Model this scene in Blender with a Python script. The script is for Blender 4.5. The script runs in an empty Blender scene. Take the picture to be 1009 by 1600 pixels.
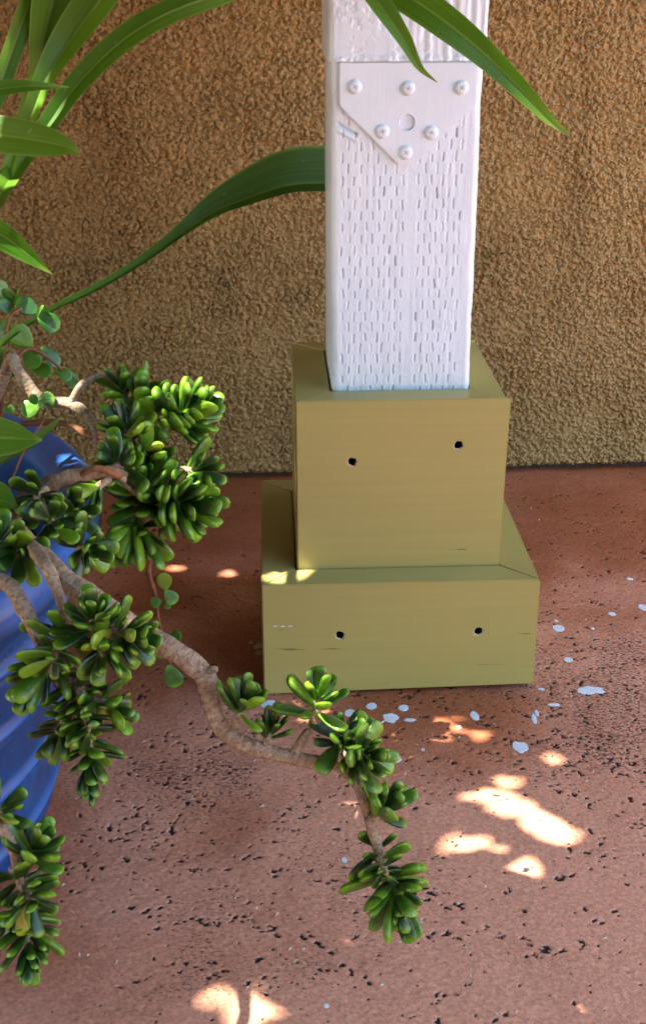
import bpy, bmesh, math, random
import numpy as np
from mathutils import Vector, Matrix

random.seed(7)
rng = np.random.default_rng(11)
scene = bpy.context.scene
col = scene.collection

# ------------------------------------------------------------------ camera
CAM = np.array([-.1577, -1.3265, .7245])
YAW, PITCH, ROLL, FPX = .0617, .4071, -.0038, 1992.5


def cam_axes():
    cy, sy = math.cos(YAW), math.sin(YAW)
    f = np.array([sy * math.cos(PITCH), cy * math.cos(PITCH), -math.sin(PITCH)])
    r = np.array([cy, -sy, 0.])
    u = np.cross(r, f)
    c, s = math.cos(ROLL), math.sin(ROLL)
    return c * r + s * u, -s * r + c * u, f


CR, CU, CF = cam_axes()
cd = bpy.data.cameras.new('camera')
cam = bpy.data.objects.new('camera', cd)
col.objects.link(cam)
cam.matrix_world = Matrix(((CR[0], CU[0], -CF[0], CAM[0]), (CR[1], CU[1], -CF[1], CAM[1]),
                           (CR[2], CU[2], -CF[2], CAM[2]), (0, 0, 0, 1)))
cd.sensor_fit = 'VERTICAL'
cd.sensor_height = 24
cd.lens = FPX * 24 / 1600
cd.clip_start = .02
cd.clip_end = 300
scene.camera = cam
scene.cycles.use_denoising = True

# ------------------------------------------------------------------ light
SUN = np.array([-.50, -.12, .86])
SUN /= np.linalg.norm(SUN)
world = bpy.data.worlds.new('World')
scene.world = world
world.use_nodes = True
wn = world.node_tree.nodes
sky = wn.new('ShaderNodeTexSky')
sky.sky_type = 'NISHITA'
sky.sun_disc = False
sky.sun_elevation = math.asin(SUN[2])
sky.sun_rotation = math.atan2(SUN[0], SUN[1])
sky.air_density = 1.0
sky.dust_density = 2.0
world.node_tree.links.new(sky.outputs[0], wn['Background'].inputs[0])
wn['Background'].inputs[1].default_value = .14
sl = bpy.data.lights.new('sun', 'SUN')
sl.energy = 2.8
sl.angle = math.radians(.53)
sl.color = (1, .96, .90)
so = bpy.data.objects.new('sun', sl)
col.objects.link(so)
so.rotation_euler = Vector(SUN).to_track_quat('Z', 'Y').to_euler()
so.location = (-2, -.5, 4)
scene.view_settings.view_transform = 'Standard'
scene.view_settings.look = 'None'
scene.view_settings.gamma = 1
scene.view_settings.use_curve_mapping = False
scene.view_settings.exposure = 3.3


# ------------------------------------------------------------------ helpers
def ray(px, py):
    return CF + CR * (px - 504.5) / FPX - CU * (py - 800) / FPX


def at(px, py, Y):
    d = ray(px, py)
    return CAM + d * ((Y - CAM[1]) / d[1])


def atz(px, py, z=0.):
    d = ray(px, py)
    return CAM + d * ((z - CAM[2]) / d[2])


def depth(P):
    return float((np.asarray(P) - CAM) @ CF)


def tag(o, label=None, cat=None, group=None, kind=None):
    for k, v in (('label', label), ('category', cat), ('group', group), ('kind', kind)):
        if v:
            o[k] = v
    return o


def empty(name, loc):
    o = bpy.data.objects.new(name, None)
    o.empty_display_size = .05
    o.location = loc
    col.objects.link(o)
    return o


def link(name, me, parent=None, mats=()):
    for m in mats:
        me.materials.append(m)
    o = bpy.data.objects.new(name, me)
    col.objects.link(o)
    if parent is not None:
        o.parent = parent
        o.matrix_parent_inverse = Matrix.Translation(-Vector(parent.location)) if parent.parent is None \
            else parent.matrix_parent_inverse.copy()
    return o


def mesh(name, V, F, smooth=True):
    me = bpy.data.meshes.new(name)
    me.from_pydata([tuple(map(float, v)) for v in V], [], F)
    if smooth:
        me.polygons.foreach_set('use_smooth', [True] * len(me.polygons))
    me.update()
    return me


def grid_mesh(name, P, attrs=None, smooth=True, uv=None):
    ny, nx = P.shape[:2]
    me = bpy.data.meshes.new(name)
    n = ny * nx
    idx = np.arange(n).reshape(ny, nx)
    q = np.stack([idx[:-1, :-1], idx[:-1, 1:], idx[1:, 1:], idx[1:, :-1]], -1).reshape(-1, 4)
    me.vertices.add(n)
    me.vertices.foreach_set('co', np.ascontiguousarray(P.reshape(-1), dtype=np.float32))
    me.loops.add(q.size)
    me.loops.foreach_set('vertex_index', q.reshape(-1).astype(np.int32))
    me.polygons.add(len(q))
    me.polygons.foreach_set('loop_start', np.arange(0, q.size, 4, dtype=np.int32))
    me.polygons.foreach_set('use_smooth', np.full(len(q), smooth))
    me.update(calc_edges=True)
    for k, a in (attrs or {}).items():
        at_ = me.attributes.new(k, 'FLOAT', 'POINT')
        at_.data.foreach_set('value', np.ascontiguousarray(a.reshape(-1), dtype=np.float32))
    if uv is not None:
        l = me.uv_layers.new(name='UVMap')
        l.data.foreach_set('uv', np.ascontiguousarray(uv.reshape(-1, 2)[q.reshape(-1)].reshape(-1), dtype=np.float32))
    return me


def vnoise(x, y, s, seed):
    """smooth value noise, -1..1"""
    x = x / s
    y = y / s
    xi = np.floor(x).astype(np.int64)
    yi = np.floor(y).astype(np.int64)
    fx = x - xi
    fy = y - yi
    fx = fx * fx * fx * (fx * (fx * 6 - 15) + 10)
    fy = fy * fy * fy * (fy * (fy * 6 - 15) + 10)

    def h(a, b):
        n = (a * 374761393 + b * 668265263 + seed * 974711) & 0xffffffff
        n = ((n ^ (n >> 13)) * 1274126177) & 0xffffffff
        return ((n ^ (n >> 16)) & 0xffff) / 32767.5 - 1
    a = h(xi, yi)
    b = h(xi + 1, yi)
    c = h(xi, yi + 1)
    d = h(xi + 1, yi + 1)
    return (a * (1 - fx) + b * fx) * (1 - fy) + (c * (1 - fx) + d * fx) * fy


def sstep(a, b, x):
    t = np.clip((x - a) / (b - a), 0, 1)
    return t * t * (3 - 2 * t)


def axis(coarse_lo, lo, hi, coarse_hi, step):
    n = int(round((hi - lo) / step))
    return np.concatenate([np.array(coarse_lo, float), np.linspace(lo, hi, n + 1), np.array(coarse_hi, float)])


# ------------------------------------------------------------------ materials
class Mat:
    def __init__(s, name):
        s.m = bpy.data.materials.new(name)
        s.m.use_nodes = True
        s.n = s.m.node_tree.nodes
        s.l = s.m.node_tree.links
        s.b = s.n['Principled BSDF']
        s.out = s.n['Material Output']

    def add(s, t, **kw):
        n = s.n.new('ShaderNode' + t)
        for k, v in kw.items():
            if k in n.inputs:
                s.set(n.inputs[k], v)
            else:
                setattr(n, k, v)
        return n

    def set(s, sock, v):
        if isinstance(v, bpy.types.NodeSocket):
            s.l.new(v, sock)
        else:
            sock.default_value = v

    def noise(s, vec, scale, detail=4, rough=.55):
        return s.add('TexNoise', Vector=vec, Scale=scale, Detail=detail, Roughness=rough).outputs['Fac']

    def ramp(s, fac, stops):
        r = s.add('ValToRGB', Fac=fac)
        e = r.color_ramp.elements
        while len(e) < len(stops):
            e.new(.5)
        for i, (p, c) in enumerate(stops):
            e[i].position = p
            e[i].color = (c, c, c, 1) if not hasattr(c, '__len__') else (*c, 1)
        return r.outputs[0]

    def mix(s, fac, a, b, blend='MIX'):
        n = s.add('Mix', data_type='RGBA', blend_type=blend)
        s.set(n.inputs[0], fac)
        for k, v in ((6, a), (7, b)):
            s.set(n.inputs[k], v if isinstance(v, bpy.types.NodeSocket) else (*v, 1))
        return n.outputs[2]

    def math(s, op, a, b=0., c=0.):
        n = s.add('Math', operation=op)
        for i, v in enumerate((a, b, c)):
            s.set(n.inputs[i], v)
        return n.outputs[0]

    def obj(s, scale=(1, 1, 1)):
        t = s.add('TexCoord').outputs['Object']
        return s.add('Mapping', Vector=t, Scale=scale).outputs[0]

    def uv(s, scale=(1, 1, 1)):
        t = s.add('TexCoord').outputs['UV']
        return s.add('Mapping', Vector=t, Scale=scale).outputs[0]

    def bump(s, h, strength, dist):
        n = s.add('Bump', Height=h, Strength=strength, Distance=dist)
        s.l.new(n.outputs[0], s.b.inputs['Normal'])
        return n

    def attr(s, name):
        return s.add('Attribute', attribute_name=name).outputs['Fac']

    def base(s, c, rough=.5, spec=.5):
        s.set(s.b.inputs['Base Color'], c if isinstance(c, bpy.types.NodeSocket) else (*c, 1))
        s.set(s.b.inputs['Roughness'], rough)
        s.set(s.b.inputs['Specular IOR Level'], spec)


def m_stucco():
    k = Mat('stucco')
    v = k.obj()
    c = k.ramp(k.noise(v, 420, 3), [(.3, (.25, .157, .054)), (.7, (.48, .315, .122))])
    dirt = k.ramp(k.noise(v, 7, 5, .65), [(.42, 0.), (.68, 1.)])
    c = k.mix(k.math('MULTIPLY', dirt, .25), c, (.20, .10, .03))
    dark_speck = k.ramp(k.noise(v, 230, 4, .7), [(.545, 0.), (.61, 1.)])  # random dark specks for contrast, not tied to the relief
    patch = k.ramp(k.noise(v, 9, 4, .6), [(.35, .2), (.65, .75)])
    c = k.mix(k.math('MULTIPLY', dark_speck, patch), c, (.06, .03, .011))
    streak = k.ramp(k.noise(k.obj((16, 16, 1.6)), 1., 5, .65), [(.50, 0.), (.74, .38)])
    c = k.mix(streak, c, (.13, .075, .024))
    k.base(c, .85, .25)
    k.bump(k.noise(v, 700, 4, .6), .6, .0012)
    return k.m


def m_floor():
    k = Mat('stained_concrete')
    v = k.obj()
    floor_tone = k.attr('floor_tone')
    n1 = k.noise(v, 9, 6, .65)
    fac = k.math('ADD', floor_tone, k.math('MULTIPLY_ADD', n1, .9, -.45))
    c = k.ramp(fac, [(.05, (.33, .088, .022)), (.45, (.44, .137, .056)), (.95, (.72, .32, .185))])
    fine = k.ramp(k.noise(v, 260, 5, .7), [(.3, .55), (.72, 1.22)])
    c = k.mix(1., c, fine, 'MULTIPLY')
    sp = k.ramp(k.noise(v, 900, 2), [(.66, 0.), (.74, 1.)])
    c = k.mix(k.math('MULTIPLY', sp, .35), c, (.45, .30, .22))
    dv = k.noise(k.obj((1, 1.6, 1)), 240, 5, .75)
    spk = k.ramp(k.math('ADD', dv, k.math('MULTIPLY_ADD', k.attr('dirt'), .17, -.09)), [(.575, 0.), (.63, 1.)])
    c = k.mix(k.math('MULTIPLY', spk, .85), c, (.045, .022, .013))
    pit = k.math('MULTIPLY', k.attr('pit'), k.ramp(k.noise(v, 700, 3), [(.25, .5), (.6, 1.)]))
    c = k.mix(k.ramp(pit, [(.25, 0.), (.6, 1.)]), c, (.022, .015, .012))
    k.base(c, k.ramp(k.noise(v, 60, 4), [(.3, .55), (.7, .8)]), .4)
    k.bump(k.noise(v, 700, 5, .75), .3, .0006)
    return k.m


def m_white():
    k = Mat('white_paint')
    v = k.obj()
    n = k.noise(v, 30, 4)
    c = k.ramp(n, [(.3, (.68, .775, .83)), (.7, (.72, .81, .86))])
    k.base(c, .38, .5)
    w = k.noise(k.obj((260, 260, 9)), 1.0, 5, .65)
    k.bump(k.math('ADD', w, k.math('MULTIPLY', k.noise(v, 130, 4), .8)), .35, .0007)
    return k.m


def m_olive():
    k = Mat('olive_paint')
    v = k.obj()
    brush = k.noise(k.obj((5, 5, 240)), 1.0, 5, .6)
    c = k.ramp(brush, [(.2, (.365, .305, .092)), (.8, (.415, .35, .108))])
    cl = k.noise(v, 6, 3)
    c = k.mix(k.ramp(cl, [(.4, 0.), (.65, .5)]), c, (.385, .308, .088))
    ding = k.ramp(k.noise(k.obj((9, 9, 170)), 1., 3, .55), [(.715, 0.), (.735, 1.)])
    c = k.mix(k.math('MULTIPLY', ding, .7), c, (.09, .07, .035))
    k.base(c, .42, .45)
    k.bump(k.math('ADD', brush, k.math('MULTIPLY', k.noise(v, 420, 3), .5)), .16, .0006)
    return k.m


def m_plain(name, c, rough=.5, spec=.5, var=.0, scale=200):
    k = Mat(name)
    if var:
        v = k.obj()
        c2 = k.ramp(k.noise(v, scale, 4), [(.3, tuple(x * (1 - var) for x in c)), (.7, tuple(x * (1 + var) for x in c))])
        k.base(c2, rough, spec)
        k.bump(k.noise(v, scale * 2, 3), .3, .0006)
    else:
        k.base(c, rough, spec)
    return k.m


def m_pot():
    k = Mat('blue_glaze')
    v = k.obj()
    n = k.noise(v, 14, 5, .6)
    c = k.ramp(n, [(.3, (.003, .026, .09)), (.55, (.005, .048, .165)), (.75, (.010, .09, .27))])
    sp = k.ramp(k.noise(v, 330, 2), [(.68, 0.), (.74, 1.)])
    c = k.mix(k.math('MULTIPLY', sp, .45), c, (.22, .33, .60))
    edge = k.attr('crest')
    c = k.mix(k.math('MULTIPLY', edge, k.ramp(n, [(.3, .35), (.65, .95)])), c, (.05, .15, .45))
    k.base(c, k.ramp(k.noise(v, 40, 3), [(.3, .25), (.7, .42)]), .35)
    k.b.inputs['Coat Weight'].default_value = .15
    k.b.inputs['Coat Roughness'].default_value = .15
    k.bump(k.noise(v, 160, 4), .18, .0012)
    return k.m


def m_bark(name='jade_bark', dk=1.):
    k = Mat(name)
    uv = k.uv()
    v = k.obj()
    ring = k.add('TexNoise', Vector=k.uv((5, 330, 1)), Scale=1.0, Detail=6., Roughness=.7).outputs['Fac']
    c = k.ramp(ring, [(.30, (.12, .07, .036)), (.46, (.32, .22, .13)), (.66, (.54, .42, .28))])
    n = k.noise(v, 45, 4)
    c = k.mix(k.ramp(n, [(.45, 0.), (.7, .55)]), c, (.22, .11, .06))
    c = k.mix(k.ramp(k.noise(v, 260, 3), [(.62, 0.), (.72, .5)]), c, (.62, .50, .38))
    if dk < 1:
        c = k.mix(k.ramp(n, [(.35, .9), (.65, .35)]), c, (.075, .042, .016))
    k.base(c, .7, .3)
    k.bump(k.math('ADD', ring, k.math('MULTIPLY', k.noise(v, 400, 4), .7)), 1., .0022)
    return k.m


def m_jade(name, dark, mid, light, rnd=1.):
    k = Mat(name)
    uv = k.add('SeparateXYZ', Vector=k.uv()).outputs
    oi = k.add('ObjectInfo').outputs['Random']
    v = k.obj()
    c = k.ramp(oi, [(.12, dark), (.5, mid), (.94, light), (1., (.30, .28, .03))])
    tip = k.ramp(uv[1], [(.0, .6), (.25, 0.), (.75, .05), (1., .75)])
    c = k.mix(tip, c, tuple(x * 1.5 for x in light))
    c = k.mix(k.ramp(k.noise(v, 2.2, 3), [(.45, 0.), (.7, .35)]), c, tuple(x * .6 for x in dark))
    sp = k.ramp(k.noise(v, 34, 2), [(.66, 0.), (.72, .35)])
    c = k.mix(sp, c, (.22, .33, .12))
    k.base(c, .36, .5)
    k.b.inputs['Subsurface Weight'].default_value = .15
    k.b.inputs['Subsurface Radius'].default_value = (.4, 1., .15)
    k.b.inputs['Subsurface Scale'].default_value = .004
    k.bump(k.noise(v, 9, 3), .12, .1)
    return k.m


def m_strap(name='strap_leaf_green', g=1., tl=.30):
    k = Mat(name)
    uv = k.add('SeparateXYZ', Vector=k.uv()).outputs
    vein = k.add('TexNoise', Vector=k.uv((34, 1.2, 1)), Scale=1., Detail=3.).outputs['Fac']
    v = k.obj()
    oi = k.add('ObjectInfo').outputs['Random']
    c = k.ramp(vein, [(.3, (.016 * g, .075 * g, .004)), (.55, (.045 * g, .16 * g, .007)), (.75, (.12 * g, .27 * g, .012))])
    c = k.mix(k.ramp(oi, [(0., 0.), (1., .45)]), c, (.13, .27, .02))
    mid = k.math('ABSOLUTE', k.math('SUBTRACT', uv[0], .5))
    c = k.mix(k.ramp(mid, [(0., .65), (.045, 0.), (.44, 0.), (.5, .6)]), c, (.24, .36, .06))
    c = k.mix(k.ramp(uv[1], [(.0, .55), (.2, 0.), (.86, 0.), (1., .7)]), c, (.26, .38, .05))
    sp = k.ramp(k.noise(v, 240, 2), [(.70, 0.), (.76, .5)])
    c = k.mix(sp, c, (.30, .36, .20))
    k.base(c, .36, .3)
    k.bump(vein, .35, .0012)
    tr = k.add('BsdfTranslucent', Color=k.mix(.5, c, (.30, .62, .03)))
    mx = k.add('MixShader', Fac=tl)
    k.l.new(k.b.outputs[0], mx.inputs[1])
    k.l.new(tr.outputs[0], mx.inputs[2])
    k.l.new(mx.outputs[0], k.out.inputs[0])
    return k.m


M = dict(
    stucco=m_stucco(), floor=m_floor(), white=m_white(), olive=m_olive(), pot=m_pot(), bark=m_bark(), old_bark=m_bark('old_jade_bark', .5), strap=m_strap(), strap_dark=m_strap('strap_leaf_dark_green', .62, .18),
    jade=m_jade('finger_jade_green', (.008, .034, .002), (.032, .105, .004), (.13, .26, .008)),
    round_jade=m_jade('round_jade_green', (.02, .085, .005), (.045, .145, .007), (.10, .23, .014)),
    raw=m_plain('raw_wood', (.50, .42, .26), .8, .2, .25), bore=m_plain('bore_wood', (.03, .02, .012), .9, .1),
    gap=m_plain('weep_screed', (.05, .04, .035), .8, .2), soil=m_plain('potting_soil', (.035, .022, .014), .95, .1, .5, 300),
    drop=m_plain('dried_white_paint', (.68, .72, .74), .5, .4, .05), oliv_drop=m_plain('dried_olive_paint', (.36, .34, .17), .45),
    chip=m_plain('pale_litter', (.55, .45, .34), .8, .2, .25), leaf_screen=m_plain('tree_leaf', (.05, .10, .025), .5, .3),
    tbark=m_plain('tree_bark', (.16, .11, .07), .9, .2, .3, 40), steel=m_plain('screw_paint', (.80, .81, .81), .35, .5),
    slot=m_plain('screw_slot', (.48, .52, .56), .6, .3), twig=m_plain('brown_twig', (.20, .085, .035), .75, .25, .35, 200),
)

# ------------------------------------------------------------------ floor
YW = .486                                                             # the wall's face
NS = 660
PY_ = np.concatenate([[-30, -12, -6, -3], np.arange(-1.9, -.67, .025)])
fy = np.concatenate([PY_, -.66 + 1.165 * (np.linspace(0, 1, 861) * .78 + .22 * np.linspace(0, 1, 861) ** 2)])
xc = np.interp(fy, [-.62, .49], [-.115, -.04])
xh = np.interp(fy, [-.62, .49], [.33, .56])
ss = np.linspace(-1, 1, NS)
ex_ = np.concatenate([np.arange(1, 9) * .004, .036 + np.arange(1, 40) * .028])
NX, NY = 4 + len(ex_), len(PY_)
ny = len(fy)
X = np.concatenate([np.tile([-30, -12, -5, -2.5], (ny, 1)), (xc - xh)[:, None] - ex_[None, ::-1], xc[:, None] + xh[:, None] * ss[None], (xc + xh)[:, None] + ex_[None], np.tile([2.5, 5, 12, 30], (ny, 1))], 1)
Y = np.repeat(fy[:, None], X.shape[1], 1)
Z = .0009 * vnoise(X, Y, .05, 3) + .0003 * vnoise(X, Y, .018, 4) + .0002 * vnoise(X, Y, .006, 5) + .00018 * vnoise(X, Y, .0033, 6)
swirl = vnoise(X + .35 * Y, Y * 3.2 - .8 * X, .022, 8)
Z += .00008 * swirl
pit = np.zeros_like(Z)
dens = lambda x, y: (.26 + 1.7 * math.exp(-((x - .24) / .16) ** 2 - ((y + .20) / .14) ** 2) + .75 * math.exp(-((x + .22) / .14) ** 2 - ((y + .33) / .14) ** 2)
                     + .35 * (y > .05) + .25 * math.exp(-((x + .1) / .12) ** 2 - ((y + .50) / .12) ** 2))


def make_pit(x, y, rx, ry, a, d):
    m = max(rx, ry) * 1.9 + .002
    j0, j1 = np.searchsorted(fy, [y - m, y + m])
    if j1 - j0 < 2 or j0 < NY:
        return
    jm = (j0 + j1) // 2
    i0, i1 = [int(((q - xc[jm]) / xh[jm] + 1) / 2 * (NS - 1)) + NX for q in (x - m - .002, x + m + .002)]
    i0, i1 = max(i0, NX), min(i1 + 1, NS + NX)
    if i1 - i0 < 2:
        return
    sx = X[j0:j1, i0:i1] - x
    sy = Y[j0:j1, i0:i1] - y
    ca, sa = math.cos(a), math.sin(a)
    r = np.sqrt(((sx * ca + sy * sa) / rx) ** 2 + ((-sx * sa + sy * ca) / ry) ** 2)
    r = r + .75 * vnoise(X[j0:j1, i0:i1], Y[j0:j1, i0:i1], .0024, 77) + .35 * vnoise(X[j0:j1, i0:i1], Y[j0:j1, i0:i1], .0011, 78)
    w = 1 - sstep(.55, 1.25, r)
    Z[j0:j1, i0:i1] -= d * w
    pit[j0:j1, i0:i1] = np.maximum(pit[j0:j1, i0:i1], w)


for c in range(2300):
    x, y = random.uniform(-.56, .5), random.uniform(-.65, .49)
    if random.random() > dens(x, y) * .78:
        continue
    n = random.choice((1, 1, 2, 3, 5, 7, 10))
    a0 = random.gauss(0, .7)
    for i in range(n):
        d = random.gauss(0, .0075 * math.sqrt(n))
        e = random.gauss(0, .0035)
        r = random.uniform(.0008, .0018) * (1.4 if random.random() < .1 else 1)
        make_pit(x + d * math.cos(a0) - e * math.sin(a0), y + d * math.sin(a0) + e * math.cos(a0), r * random.uniform(1, 2.2), r, a0 + random.gauss(0, .5), .0017)
for i in range(6000):
    x, y = random.uniform(-.56, .5), random.uniform(-.65, .49)
    if random.random() < dens(x, y):
        r = random.uniform(.0006, .0011)
        make_pit(x, y, r * 1.3, r, random.uniform(0, 3), .0008)
near = np.zeros_like(Z)
near[NY + 1:, NX + 1:NX + NS - 1] = 1
Z *= near
pit *= near
Z = np.minimum(Z, .0025)
floor_tone = np.clip(.50 - .92 * Y + .22 * X * (Y < 0) + .30 * vnoise(X, Y, .22, 21) + .22 * vnoise(X, Y, .09, 22), 0, 1)  # paler and pinker towards the front, redder towards the wall, broken by noise
dirt = np.clip(.12 + np.exp(-((X - .26) / .17) ** 2 - ((Y + .18) / .15) ** 2) + .7 * np.exp(-((X + .2) / .13) ** 2 - ((Y + .33) / .14) ** 2) + .45 * np.exp(-((X + .1) / .1) ** 2 - ((Y + .5) / .1) ** 2)
               + .35 * vnoise(X, Y, .07, 25) + .2 * vnoise(X, Y, .03, 26), 0, 1)
floor = link('floor', grid_mesh('floor', np.stack([X, Y, Z], -1), {'pit': pit, 'floor_tone': floor_tone, 'dirt': dirt}), None, [M['floor']])
tag(floor, kind='structure')

# ------------------------------------------------------------------ stucco wall
def grains(x, y, s, seed, keep=.85):
    """lumps of random size and height on a jittered lattice: 0..1"""
    x = x / s
    y = y / s
    xi = np.floor(x).astype(np.int64)
    yi = np.floor(y).astype(np.int64)

    def h(a, b, k):
        n = (a * 374761393 + b * 668265263 + (seed * 7 + k) * 974711) & 0xffffffff
        n = ((n ^ (n >> 13)) * 1274126177) & 0xffffffff
        return ((n ^ (n >> 16)) & 0xffff) / 65535.
    out = np.zeros_like(x)
    for dx in (-1, 0, 1):
        for dy in (-1, 0, 1):
            a, b = xi + dx, yi + dy
            ux, uy = x - (a + h(a, b, 1)), y - (b + h(a, b, 2))
            t = (h(a, b, 3) - .5) * 2.4
            c, sn = np.cos(t), np.sin(t)
            ux, uy = ux * c + uy * sn, (-ux * sn + uy * c) * 1.45
            r = .55 + .45 * h(a, b, 4)
            q = np.clip(1 - (ux * ux + uy * uy) / (r * r), 0, 1)
            out = np.maximum(out, np.sqrt(q) * (.45 + .55 * h(a, b, 5)) * (h(a, b, 6) < keep))
    return out


wx = axis(np.concatenate([[-6, -3, -1.5], np.arange(-.95, -.525, .003)]), -.52, .455, np.concatenate([np.arange(.458, .95, .003), [1.5, 3, 6]]), .00115)
wz = axis([], .0095, .71, np.concatenate([np.arange(.714, .98, .004), [1.3, 2, 3.0]]), .00115)
X2, Z2 = np.meshgrid(wx, wz)
wa = X2 + .0016 * vnoise(X2, Z2, .004, 37) + .0008 * vnoise(X2, Z2, .0018, 39)
wb = Z2 + .0016 * vnoise(X2, Z2, .004, 38) + .0008 * vnoise(X2, Z2, .0018, 40)
H = .0070 * grains(wa, wb, .0047, 31, .74) + .0022 * grains(wb + wa, wb - wa, .0050, 32, .5) + .0008 * vnoise(X2, Z2, .0022, 34) + .0015 * vnoise(X2, Z2, .06, 35)
H *= .85 + .18 * vnoise(X2, Z2, .045, 41)
crack = np.exp(-((X2 - .155 - .012 * vnoise(Z2, X2 * 0, .05, 36)) / .0012) ** 2) * sstep(.49, .53, Z2)
H -= .002 * crack
H *= sstep(-.95, -.90, X2) * (1 - sstep(.88, .94, X2)) * (1 - sstep(.92, .97, Z2))
edge = 1 - sstep(.0, .006, Z2 - .0095)
P = np.stack([X2, YW - H + .006 * edge, Z2], -1)
bot = P[:1].copy()
bot[..., 1] = YW + .02
wall = link('stucco_wall', grid_mesh('stucco_wall', np.concatenate([bot, P])), None, [M['stucco']])
tag(wall, 'rough tan brown stucco wall behind the white post', 'wall')
bx = mesh('weep_screed', [(-6, YW + .016, -.01), (6, YW + .016, -.01), (6, YW + .016, .03), (-6, YW + .016, .03), (-6, YW + .2, -.01), (6, YW + .2, -.01), (6, YW + .2, 3), (-6, YW + .2, 3)],
          [(0, 1, 2, 3), (5, 4, 7, 6), (4, 5, 1, 0)], False)
link('wall_base', bx, wall, [M['gap']])

# ------------------------------------------------------------------ white post
RZ = -.0213
IN = .0254
A, B, C2 = 2.75 * IN, 4.25 * IN, 5.75 * IN
H1, H2 = .1321, .3189
cz, sz = math.cos(RZ), math.sin(RZ)


def loc2w(p):
    p = np.asarray(p, float)
    return np.stack([p[..., 0] * cz - p[..., 1] * sz, p[..., 0] * sz + p[..., 1] * cz, p[..., 2]], -1)


def face(px, py, y0=-A):
    """a point of the photograph on the post's front plane, in the post's own frame"""
    n = np.array([sz, -cz, 0])
    d = ray(px, py)
    Pw = CAM + d * ((-y0 - CAM @ n) / (d @ n))
    return np.array([Pw[0] * cz + Pw[1] * sz, y0, Pw[2]])


post = empty('porch_post', (0, 0, 0))
tag(post, 'white painted wooden post rising out of the olive boxes', 'post')
ZL = float(face(636, 95)[2])


def post_section(name, zs, half, height, rnd=.006):
    nf = 190
    s = np.linspace(-half + rnd, half - rnd, nf)
    th = np.linspace(0, math.pi / 2, 8)
    prof = []
    prof += [(half, half), (0, half), (-half, half), (-half, 0)]
    prof += [(-half, -half + rnd + .012)]
    prof += [(-half + rnd - rnd * math.cos(t), -half + rnd - rnd * math.sin(t)) for t in th[:-1]]
    nb = len(prof)
    prof += [(x, -half) for x in s]
    ne = len(prof)
    prof += [(half - rnd + rnd * math.sin(t), -half + rnd - rnd * math.cos(t)) for t in th[1:]]
    prof += [(half, -half + rnd + .012), (half, 0), (half, half)]
    prof = np.array(prof)
    S = np.repeat(prof[None, :, 0], len(zs), 0)
    D = np.repeat(prof[None, :, 1], len(zs), 0)
    Zz = np.repeat(np.array(zs)[:, None], len(prof), 1)
    hh = height(S, Zz)
    m = np.zeros(len(prof))
    m[nb:ne] = 1
    D = D - hh * m
    # wavy painted edges
    side = np.zeros(len(prof))
    side[4:nb] = -1
    side[ne:-2] = 1
    wob = .0007 * vnoise(Zz, Zz * 0, .03, 51) + .0003 * vnoise(Zz, Zz * 0, .006, 52)
    S = S + side * wob
    return grid_mesh(name, loc2w(np.stack([S + .0022, D, Zz], -1)))


slits = []
for r in range(48):
    z = .318 + r * .01295 * .86
    if z > .607:
        break
    off = 0 if r % 2 else .5
    for side_, c0, n in ((-1, -.0608, 6), (1, .0135, 5)):
        for i in range(n - (1 if off and side_ < 0 else 0)):
            s = c0 + (i + off) * .01165 + random.gauss(0, .0005)
            if side_ > 0 and s > .0545:
                continue
            slits.append((s, z + random.gauss(0, .0006), random.uniform(.0038, .0052), random.choice((1, 1, 1, .8, .55, .35, 1.9 if random.random() < .3 else 1))))


def h_lower(S, Zz):
    h = .00025 * vnoise(S, Zz * .08, .0035, 61) + .0003 * vnoise(S, Zz, .03, 62) + .00012 * vnoise(S, Zz, .004, 63)
    for s, z, l, d in slits:
        j0, j1 = np.searchsorted(Zz[:, 0], [z - .010, z + .010])
        if j1 <= j0:
            continue
        a = S[j0:j1]
        b = Zz[j0:j1]
        sx = a - s - .00022 * np.sin((b - z) * 500 + s * 900) - (b - z) * .05 * math.sin(s * 7000)
        w = np.exp(-(sx / .00072) ** 2) * (1 - sstep(l * .75, l * 1.1, np.abs(b - z)))
        lip = np.exp(-((np.abs(sx) - .0021) / .0008) ** 2) * (1 - sstep(l * .8, l * 1.25, np.abs(b - z)))
        h[j0:j1] += -.0019 * d * w + .00018 * lip
    # a split and folded paint skin on the left edge under the plate
    q0, q1 = face(514, 190), face(552, 212)
    t = np.clip((S - q0[0]) / (q1[0] - q0[0]), 0, 1)
    zl = q0[2] + (q1[2] - q0[2]) * t
    k = (S < q1[0] + .002) * 1.
    h += k * (.0018 * np.exp(-((Zz - zl + .004) / .002) ** 2) - .0035 * np.exp(-((Zz - zl - .0015) / .0013) ** 2))
    # soft runs and sags of paint
    h += .0007 * sstep(.35, .8, vnoise(S * 1.0, Zz * .35, .011, 64)) * sstep(.60, .63, Zz)
    return h


def h_upper(S, Zz):
    g = vnoise(S + .003 * vnoise(S, Zz, .05, 70), Zz * .06, .0052, 71)
    m = sstep(-.01, .03, S + .02 * vnoise(Zz, S, .04, 72))
    h = .0008 * g * (.25 + m) + .0004 * vnoise(S, Zz * .1, .0025, 73) * m
    pe = sstep(.0, .5, vnoise(S, Zz * .5, .016, 74) + .5 * vnoise(S, Zz, .005, 76) + .35 * vnoise(S, Zz, .0025, 77) + .7 * np.exp(-((Zz - ZL - .012) / .010) ** 2) - .3)
    h += .0007 * pe
    h += .0016 * np.exp(-((Zz - ZL - .002) / .003) ** 2) * (.8 + .6 * vnoise(S, Zz, .007, 75) + .4 * vnoise(S, Zz, .003, 78))
    return h


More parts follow.
